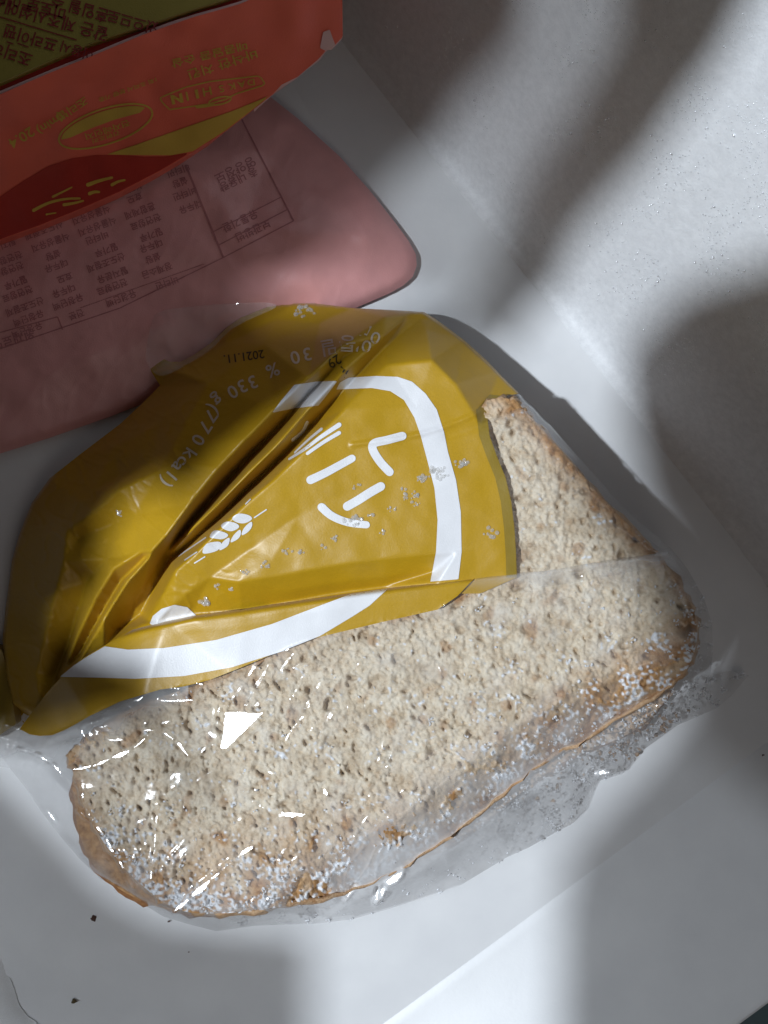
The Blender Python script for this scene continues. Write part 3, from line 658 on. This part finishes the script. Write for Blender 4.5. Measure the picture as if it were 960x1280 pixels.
# curved line of small print
gl = [('아', 466, 419, 198), ('이', 455, 430, 192), ('통', 434, 429, 183), ('밀', 411, 434, 170), ('3', 384, 443, 168), ('0', 369, 447, 162), ('%', 341, 463, 160), ('3', 316, 478, 156), ('3', 303, 483, 152), ('0', 291, 490, 148), ('g', 273, 501, 140), ('(', 269, 512, 132),
      ('7', 264, 520, 127), ('7', 257, 534, 123), ('0', 248, 550, 120), ('k', 238, 567, 124), ('c', 230, 577, 126), ('a', 223, 584, 128), ('l', 215, 595, 130), (')', 208, 604, 132)]
text('small_print', [(g, x, y, a, 24, 0.95) for g, x, y, a in gl], ZM, INK2, bag, 0.9)
text('date_print', [('2021.11.', 305, 446, 172, 15), ('29', 418, 452, 150, 17), ('F1', 428, 466, 120, 16)], ZM, INKD, bag, 0.7)

# ------------------------------------------------------------------ ice chips on the film
def chip_mesh(name, blobs):
    V, F = [], []
    for (x, y, r) in blobs:
        n, k = 7, 4; z0 = float(ZM(x, y)); base = len(V); ph = rnd.random() * 6
        for j in range(k):
            rr = r * math.cos(j / k * math.pi / 2) ; zz = r * 0.75 * math.sin(j / k * math.pi / 2)
            for i in range(n):
                a = ph + 2 * math.pi * i / n; q = rr * rnd.uniform(0.7, 1.2)
                V.append(W(x + q * math.cos(a), y + q * math.sin(a), z0 + 0.6 + zz * rnd.uniform(0.7, 1.25)))
        V.append(W(x, y, z0 + 0.6 + r * 0.8)); top = len(V) - 1
        V.append(W(x, y, z0 + 0.5)); bot = len(V) - 1
        for j in range(k - 1):
            for i in range(n): F.append((base + j * n + i, base + (j + 1) * n + i, base + (j + 1) * n + (i + 1) % n, base + j * n + (i + 1) % n))
        for i in range(n):
            F.append((base + (k - 1) * n + i, top, base + (k - 1) * n + (i + 1) % n)); F.append((base + i, base + (i + 1) % n, bot))
    me = bpy.data.meshes.new(name); me.from_pydata(V, [], F); me.update(); return me
chips = [((548, 592, 14, 9, 26), 'largest ice clump, lying across the white stripe'), ((577, 580, 9, 6, 12), 'ice clump just right of the white stripe'), ((528, 597, 8, 5, 10), 'ice clump touching the left side of the white stripe'),
         ((520, 622, 6, 11, 16), 'long ice clump below left of the white stripe'), ((505, 617, 6, 8, 10), 'ice clump left of the long one, under the angled stroke'), ((489, 635, 6, 5, 8), 'ice chip between the short stroke and the long clump'),
         ((441, 650, 13, 7, 18), 'ice clump melting over the lowest curved white stroke'), ((464, 645, 4, 3, 5), 'small ice chip right of the lowest white stroke'), ((478, 664, 5, 4, 6), 'ice chip below right of the lowest white stroke'),
         ((418, 672, 6, 5, 8), 'ice chip below left of the lowest white stroke'), ((403, 685, 4, 4, 4), 'tiny ice chip, upper one in the middle of the trail'), ((378, 690, 6, 3, 5), 'pair of ice specks in the middle of the trail'),
         ((360, 688, 7, 5, 8), 'ice chip right of the double chip in the trail'), ((331, 706, 6, 6, 8), 'round ice chip midway along the trail'), ((304, 716, 7, 4, 6), 'double ice chip below the ear of grain'),
         ((271, 731, 3, 5, 4), 'small ice chip below the ear of grain, left one'), ((290, 737, 3, 4, 4), 'small ice chip below the ear of grain, right one'), ((258, 752, 8, 5, 10), 'ice clump beside the pale disc at the fold'),
         ((148, 642, 7, 4, 8), 'ice clump on the shaded left side of the bag'), ((378, 390, 18, 8, 22), 'frosty ice patch on the top rim of the bag'), ((612, 664, 10, 8, 7), 'scattered ice specks near the right edge of the print'),
         ((447, 609, 5, 4, 4), 'tiny ice speck between two short strokes')]
for (x, y, rx, ry, n), lab in chips:
    bl = []
    for i in range(n):
        a = rnd.random() * 2 * math.pi; q = rnd.random() ** 0.6; bl.append((x + rx * q * math.cos(a), y + ry * q * math.sin(a), rnd.uniform(1.0, 3.0) * (1.15 if rx > 7 else 0.85)))
    o = link('ice_chip', chip_mesh('ice_chip', bl), ICE, smooth=False); tag(o, lab, 'ice', 'ice chips on the yellow film')

# ------------------------------------------------------------------ crumbs and frost in the clear part
def scatter(name, pts, mat, jag=0.35):
    ico = np.array([(0, 0, 1), (.89, 0, .45), (.28, .85, .45), (-.72, .53, .45), (-.72, -.53, .45), (.28, -.85, .45), (.72, .53, -.45), (-.28, .85, -.45), (-.89, 0, -.45), (-.28, -.85, -.45), (.72, -.53, -.45), (0, 0, -1)])
    f = np.array([(0, 1, 2), (0, 2, 3), (0, 3, 4), (0, 4, 5), (0, 5, 1), (1, 6, 2), (2, 7, 3), (3, 8, 4), (4, 9, 5), (5, 10, 1), (2, 6, 7), (3, 7, 8), (4, 8, 9), (5, 9, 10), (1, 10, 6), (11, 7, 6), (11, 8, 7), (11, 9, 8), (11, 10, 9), (11, 6, 10)])
    V, F = [], []
    for k, (x, y, z, r) in enumerate(pts):
        c = np.array(W(x, y, z)); q = ico * (1 + jag * rs.randn(12, 1)) * np.array([r * rs.uniform(0.6, 1.4), r * rs.uniform(0.6, 1.4), r * 0.6]) * K
        a = rs.rand() * 6; R = np.array([[math.cos(a), -math.sin(a), 0], [math.sin(a), math.cos(a), 0], [0, 0, 1]]); V.append(c + q @ R.T); F.append(f + 12 * k)
    return link(name, mesh_np(name, np.vstack(V), np.vstack(F)), mat, smooth=False)
pts = []; cl = noise(12, 91); area_poly = np.array(cf)
def inside1(x, y, P): return bool(inside(np.array([float(x)]), np.array([float(y)]), P)[0])
cand = rs.rand(52000, 2) * np.array([880, 430]) + np.array([70, 730]); ok = inside(cand[:, 0], cand[:, 1], area_poly); cand = cand[ok]
inb = inside(cand[:, 0], cand[:, 1], BT); zf_ = ZF(cand[:, 0], cand[:, 1]); cv = cl(cand[:, 0], cand[:, 1])
dline = (cand[:, 1] - 850) + (cand[:, 0] - 500) * 0.0
dB = nearest(cand[:, 0], cand[:, 1], BT)[0]
for (x, y), b, z, c, dd_ in zip(cand, inb, zf_, cv, dB):
    lowness = min(1, max(0, ((y - 800) + (x - 500) * 0.35) / 300))
    if b:
        if c > 2.3 - 0.4 * lowness - 1.9 * math.exp(-dd_ / 38) * (y > 1000 or x > 560) and rs.rand() < 0.5: pts.append((x, y, min(z - 2.5, 146 + rs.rand() * 3), rs.uniform(0.35, 1.5)))
    elif x > 380 and z > 9:
        if c > 0.5 - 0.5 * min(1, z / 60) and rs.rand() < 0.75: pts.append((x, y, z * rs.uniform(0.7, 0.97), rs.uniform(0.4, 1.7)))
    elif x > 300 and c > 1.0: pts.append((x, y, max(2, z * 0.5), rs.uniform(0.8, 2.0)))
fr = scatter('frost_crumbs', pts, FROST, 0.5); tag(fr, 'loose white frost crystals and crumbs between the clear film and the bread', 'frost', kind='stuff')
pts = []
for _ in range(420):
    t = rs.rand(); x = 430 + 420 * t + rs.randn() * 18; y = 1105 - 190 * t + rs.randn() * 16 - 40 * math.sin(t * 3)
    if inside1(x, y, area_poly) and not inside1(x, y, BT): pts.append((x, y, max(2.5, float(ZF(x, y)) * rs.uniform(.3, .8)), rs.uniform(1.0, 3.2)))
tag(scatter('bread_crumbs', pts, CRUST_T), 'brown bread crumbs gathered at the bottom edge of the clear film', 'crumbs', kind='stuff')

# frost sparkles on the far wall
fw = noise(60, 95, w=700, h=800, x0=380, y0=-20)
sp = []
for _ in range(14000):
    x, y = rs.rand() * 560 + 420, rs.rand() * 480 - 10
    if fw(x, y) < rs.rand() * 2.2 - 0.4: continue
    p, s_ = on_wall(x, y)
    if s_ < 26 or s_ > 250: continue
    f = H / (H - p[2]); sp.append((480 + p[0] * f, 640 - p[1] * f, p[2] + 0.2, rs.uniform(0.25, 0.55) if rs.rand() < 0.97 else rs.uniform(0.7, 1.2)))
tag(scatter('frost_sparkles', sp, SPARK, 0.25), 'fine glittering frost grains on the far drawer wall', 'frost', kind='stuff')

# ------------------------------------------------------------------ crumbs on the drawer floor
def floor_crumb(x, y, r, label, mat):
    o = scatter('bread_crumb', [(x, y, -1.5, r), (x + r * .7, y - r * .3, -1.5, r * .6), (x - r * .6, y + r * .2, -1.5, r * .5)], mat); tag(o, label, 'crumb', 'dark crumbs on the drawer floor')
DCR = m_crust((0.06, 0.022, 0.012), (0.13, 0.05, 0.03))
floor_crumb(117, 1147, 3.6, 'largest dark brown crumb, on the floor below the lower left of the bread', DCR)
floor_crumb(92, 1252, 2.7, 'olive brown crumb nearest the bottom left packet', m_crust((0.07, 0.045, 0.012), (0.13, 0.09, 0.03)))
floor_crumb(211, 1152, 1.3, 'tiny black speck just under the bag bottom edge', DCR)
floor_crumb(954, 944, 1.4, 'tiny dark speck at the right edge of the picture', DCR)
floor_crumb(236, 1190, 0.9, 'faintest tiny speck on open floor below the bag', DCR)

# ------------------------------------------------------------------ pale packet corner, bottom left
pk = empty('white_packet', W(-10, 1260, 0), 'pale white plastic packet, only its rounded corner showing at the bottom left', 'packet')
PK = [(-160, 1130), (-60, 1150), (-5, 1185), (4, 1202), (12, 1222), (19, 1240), (24, 1256), (34, 1270), (50, 1284), (70, 1330), (60, 1420), (-160, 1420)]
pd = dist_field(np.array(PK), True, 3.0, (-170, 1120, 80, 1430)); pn = noise(26, 97, 260, 320, -170, 1120)
sheet('wrapper', smooth(PK, 3, True), lambda x, y: -3.6 + 22 * (1 - np.exp(-pd(x, y) / 26)) + 0.4 * pn(x, y), m_film((0.80, 0.81, 0.82)), pk, 3, skirt=-4.0)

# ------------------------------------------------------------------ pink pouch
pouch = empty('pink_pouch', W(220, 330, 0), 'flat dull pink pouch with a maroon table of small print, lying under the red carton', 'pouch')
PO = [(-320, 140), (-90, 60), (200, 50), (318, 105), (372, 148), (425, 196), (462, 238), (492, 276), (510, 300), (520, 318), (521, 332), (516, 346), (504, 357), (486, 367), (440, 387), (380, 412), (300, 448), (205, 494), (140, 520), (60, 548), (0, 567), (-90, 595), (-320, 660)]
pol = [[(x, y, 18) for x, y in PO] + [(-320, 140, 18)], [(-260, 260, 60), (-90, 200, 92), (60, 200, 96), (200, 180, 90), (300, 190, 62)], [(-270, 440, 50), (-90, 380, 78), (60, 360, 80), (180, 310, 76), (300, 280, 66), (400, 290, 50), (470, 310, 36)], [(150, 430, 56), (260, 390, 54), (380, 350, 46), (450, 345, 34)], [(-60, 500, 50), (60, 470, 52)], [(340, 200, 44), (420, 265, 40), (455, 295, 44)]]
PW, PH = 880, 700
ZPa = tin(pol, 6.0, -340, 20, PW, PH)
ZPa = ZPa + 0.8 * noise(40, 101, PW, PH, -340, 20).a + 0.12 * noise(14, 102, PW, PH, -340, 20).a + 0.5 * np.exp(-np.abs(noise(60, 103, PW, PH, -340, 20, aniso=0.5, ang=0.5).a) * 5)
ZP = Field(ZPa, -340, 20, 1.0)
sheet('pouch_film', PO, ZP, PINK, pouch, 2.5, skirt=2.0, inset=0.02)
def line(a, b, w, surf, mat, parent, name='printed_line'):
    n = max(2, int(math.dist(a, b) / 12)); pts = [(a[0] + (b[0] - a[0]) * i / n, a[1] + (b[1] - a[1]) * i / n) for i in range(n + 1)]
    return drape_print(name, stroke(pts, w, caps=False, n=2), surf, mat, parent, 0.7, 0.9 if w < 3 else 1.6)
for a, b, w in [((232, 206), (279, 322), 2.6), ((300, 145), (367, 276), 2.0), ((367, 276), (279, 322), 1.4), ((264, 291), (352, 246), 1.2), ((272, 307), (359, 262), 1.2), ((279, 322), (150, 385), 1.3), ((150, 385), (0, 436), 1.3), ((-60, 455), (0, 436), 1.3),
                ((72, 396), (78, 412), 1.6), ((72, 396), (-60, 432), 1.2), ((255, 330), (100, 385), 1.0)]:
    line(a, b, w, ZP, MAROON, pouch)
it = [('영양정보', 294, 212, 154, 15), ('총 내용량', 298, 224, 154, 13), ('유통기한', 300, 276, 155, 13), ('보관방법', 316, 288, 155, 13), ('원재료명', 16, 424, 163, 15)]
words = ['밀가루', '설탕', '정제소금', '대두유', '전분', '탈지분유', '혼합제제', '산도조절제', '비타민', '유청단백', '천연향료', '식물성유지', '효모']
for r in range(9):
    for c in range(5):
        x = 225 - c * 56 + r * 5.0 - rnd.random() * 8; y = 212 + c * 20 + r * 15.0 + rnd.random() * 2
        if x > -20 and not (r > 7 and c == 0) and (x - 150) < 90: it.append((rnd.choice(words), x, y, 160, 11))
text('small_print', it, ZP, MAROON, pouch, 0.8)

# ------------------------------------------------------------------ red carton
box = empty('food_carton', W(150, 120, 95), 'red food carton with olive back panel and yellow print, tilted in the upper left corner', 'carton')
def plane3(a, b, c):
    A, B, C = [np.array(W(*p)) / K for p in (a, b, c)]; n = np.cross(B - A, C - A); dd = n @ A
    def z(x, y):
        rx, ry = np.asarray(x, float) - 480, 640 - np.asarray(y, float); t = (dd - n[2] * H) / (n[0] * rx + n[1] * ry - n[2] * H); return H - t * H
    return z
front_z = plane3((0, 122, 268), (300, 12, 268), (150, 245, 112))
FRONT = [(-330, 248), (-90, 152), (0, 118), (60, 92), (110, 72), (180, 43), (240, 22), (300, 5), (345, -15), (400, -40), (427, -50), (428, 0), (428.5, 46), (417, 58), (410, 60), (398, 74), (386, 84), (372, 96), (352, 106), (341, 118), (318, 136), (282, 164), (240, 191), (200, 214), (150, 240), (100, 262), (50, 282), (0, 300), (-90, 330), (-330, 416)]
bz = noise(40, 111, 900, 620, -340, -80); fz = lambda x, y: front_z(x, y) + 1.0 * bz(x, y)
sheet('front_panel', FRONT, fz, RED, box, 3.0, skirt=lambda x, y: np.maximum(fz(x, y) - 28, 60), inset=0.12)
# rolled lip between the two faces
LIP = [(-330, 233), (-90, 137), (0, 104), (50, 82), (110, 56), (180, 33), (240, 13), (300, -7), (345, -27), (400, -52), (427, -60), (427, -50), (400, -40), (345, -15), (300, 5), (240, 22), (180, 43), (110, 72), (60, 92), (0, 118), (-90, 152), (-330, 248)]
sheet('edge_strip', LIP, lambda x, y: 264.0 + 0 * x, DRED, box, 1.6)
def edge_roll(pts, z, r, mat, name):
    C = smooth(pts, 4); P = np.stack(W(C[:, 0], C[:, 1], z), 1); T = np.gradient(P, axis=0); T /= np.linalg.norm(T, axis=1)[:, None]; N = np.stack([-T[:, 1], T[:, 0], T[:, 2] * 0], 1)
    V = []; 
    for i in range(len(P)):
        for k in range(8):
            a = 2 * math.pi * k / 8; V.append(P[i] + (N[i] * math.cos(a) + np.array([0, 0, 1]) * math.sin(a)) * r * K * (1 + 0.08 * rnd.random()))
    F = [(i * 8 + k, i * 8 + (k + 1) % 8, (i + 1) * 8 + (k + 1) % 8, (i + 1) * 8 + k) for i in range(len(P) - 1) for k in range(8)]
    return link(name, mesh_np(name, V, F), mat, box)
edge_roll([(-330, 248), (-90, 152), (0, 117), (60, 92), (110, 72), (180, 43), (240, 22), (300, 5), (345, -15), (427, -50)], 266, 2.2, CARD, 'card_edge')
edge_roll([(-330, 233), (-90, 137), (0, 103), (50, 81), (110, 55), (180, 32), (240, 12), (300, -8), (427, -61)], 269, 2.0, OLIVE, 'card_edge')
TOPP = [(-330, -400), (430, -400), (427, -61), (300, -8), (240, 12), (180, 32), (110, 55), (50, 81), (0, 103), (-90, 137), (-330, 233)]
tz = lambda x, y: 271.0 + 0 * x
sheet('back_panel', TOPP, tz, OLIVE, box, 12.0, skirt=261.0)['label'] = 'olive green back panel with dark red print'
# torn end flap showing raw card, at the right-hand corner
sheet('torn_edge', [(404, 40), (412, 37), (419, 56), (408, 64), (400, 60)], lambda x, y: fz(x, y) + 1.2, CARD, box, 1.2)
tear = [(428.5, 46), (417, 58), (410, 60), (398, 74), (386, 84), (372, 96), (352, 106), (341, 118), (318, 136)]
C = np.array(tear, float); V = []
for x, y in C: V.append(W(x, y, float(fz(x, y)) + .3)); V.append(W(x + rnd.uniform(-2.5, 2), y + rnd.uniform(1, 4.5), float(fz(x, y)) - 5))
link('torn_edge', mesh_np('torn_edge', V, [(2 * i, 2 * i + 1, 2 * i + 3, 2 * i + 2) for i in range(len(C) - 1)]), CARD, box)
# narrow end of the carton, and its far side
V = [W(427, -58, 266), W(429, -400, 268), W(400, -330, 100), W(408, 20, 150), W(-330, -400, 268), W(-300, -330, 100)]
link('side_panel', mesh_np('side_panel', V, [(0, 3, 2, 1), (1, 2, 5, 4)]), RED, box, smooth=False)
# print on the front
drape_print('dark_red_band', [(-320, 366), (-90, 285), (0, 246), (30, 226), (60, 208), (90, 198), (120, 194), (150, 194), (180, 196), (205, 196), (230, 192), (239, 190), (200, 213), (150, 239), (100, 261), (50, 281), (0, 299), (-90, 329), (-320, 411)], fz, DRED, box, 0.8, 3.0)
drape_print('yellow_wedge', [(134, 193), (170, 181), (210, 167), (250, 153), (290, 139), (322, 126), (338, 119), (318, 135), (282, 163), (241, 189), (215, 194), (180, 194)], fz, GOLD, box, 1.0, 2.0)
def ell(cx, cy, a, b, ang, n=40, t0=0, t1=2 * math.pi):
    A = math.radians(ang); return [(cx + a * math.cos(t) * math.cos(A) - b * math.sin(t) * math.sin(A), cy + a * math.cos(t) * math.sin(A) + b * math.sin(t) * math.cos(A)) for t in np.linspace(t0, t1, n)]
O = ell(132, 158, 61, 22, -18); drape_print('oval_badge', stroke(O, 2.2, caps=False, n=2), fz, GOLD, box, 0.9, 0.9)
drape_print('oval_badge', ell(132, 158, 58, 19, -18, 30, math.pi * 1.02, math.pi * 1.88) + [(175, 141), (145, 149), (115, 160), (88, 172)], fz, GOLD, box, 0.9, 1.3)
text('badge_print', [('전자레인지', 134, 162, 162, 13, 0.7), ('간편조리', 132, 171, 162, 10, 0.7)], fz, GOLD, box, 1.0)
hexa = [(203, 121), (232, 109), (262, 102), (322, 95), (326, 97), (331, 104), (328, 107), (296, 117), (282, 124), (262, 130), (212, 137), (203, 128), (200, 123), (203, 121)]
for a, b in zip(hexa[:-1], hexa[1:]): line(a, b, 1.7, fz, GOLD, box, 'logo_frame')
text('logo_print', [('D', 314, 103, 170, 14, 0.8), ('A', 302, 105.5, 169, 14, 0.8), ('K', 290, 108, 168, 14.5, 0.8), ('S', 277, 111, 168, 15.5, 0.8), ('H', 259, 114.5, 168, 18, 0.85), ('I', 247, 117.5, 168, 19, 0.85), ('I', 245.5, 117.8, 168, 19, 0.85), ('I', 234, 120.5, 168, 19, 0.85), ('N', 222, 123.5, 168, 20, 0.85), ('N', 220.5, 123.8, 168, 20, 0.85)], fz, GOLD, box, 1.0)
drape_print('logo_frame', stroke(ell(275, 126, 14, 4.5, -12, 20), 2.0, caps=False, n=2), fz, GOLD, box, 1.0, 0.9)
drape_print('logo_frame', stroke([(246, 134), (256, 133), (266, 131)], 3), fz, GOLD, box, 1.0, 0.9)
text('headline_print', [('바삭한 치킨', 278, 80, 162, 19, 0.75), ('매콤달콤 순살', 262, 68, 166, 17, 0.7), ('조리법', 90, 136, 146, 16, 0.8), ('(min)', 63, 155, 148, 18, 0.8), ('20.4', 27, 172, 148, 20, 0.9)], fz, GOLD, box, 1.0)
text('headline_print', [('1회 조리시 분량 기준', 160, 112, 160, 9, 0.7)], fz, GOLD, box, 1.0)
for pts, w in [([(42, 263), (60, 254), (80, 249), (100, 248)], 4), ([(66, 246), (78, 240), (90, 234)], 3), ([(80, 256), (92, 254), (104, 251)], 4), ([(110, 231), (124, 226), (140, 222)], 5), ([(140, 231), (148, 227), (156, 225)], 4), ([(112, 242), (118, 240), (124, 240)], 4.5), ([(58, 268), (64, 267), (70, 266)], 2.4)]:
    drape_print('brush_mark', stroke(pts, w, w * .6), fz, GOLD, box, 1.3, 1.2)
# print on the back panel
text('back_print', [('미토로 이물질', 30, 3, 194, 19), ('혼입될 수', 100, 10, 196, 19), ('있으므로', 166, 27, 196, 18), ('같은 제조시설에서', 62, 23, 196, 20), ('프라이팬', 38, 47, 197, 19), ('이용시', 96, 63, 197, 16), ('조리하', 14, 66, 200, 20)], tz, REDINK, box, 0.8)
for a, b, w in [((-40, 9), (96, 50), 1.6), ((8, 52), (17, 55), 1.6), ((22, 54), (36, 59), 1.6)]: line(a, b, w, tz, REDINK, box)
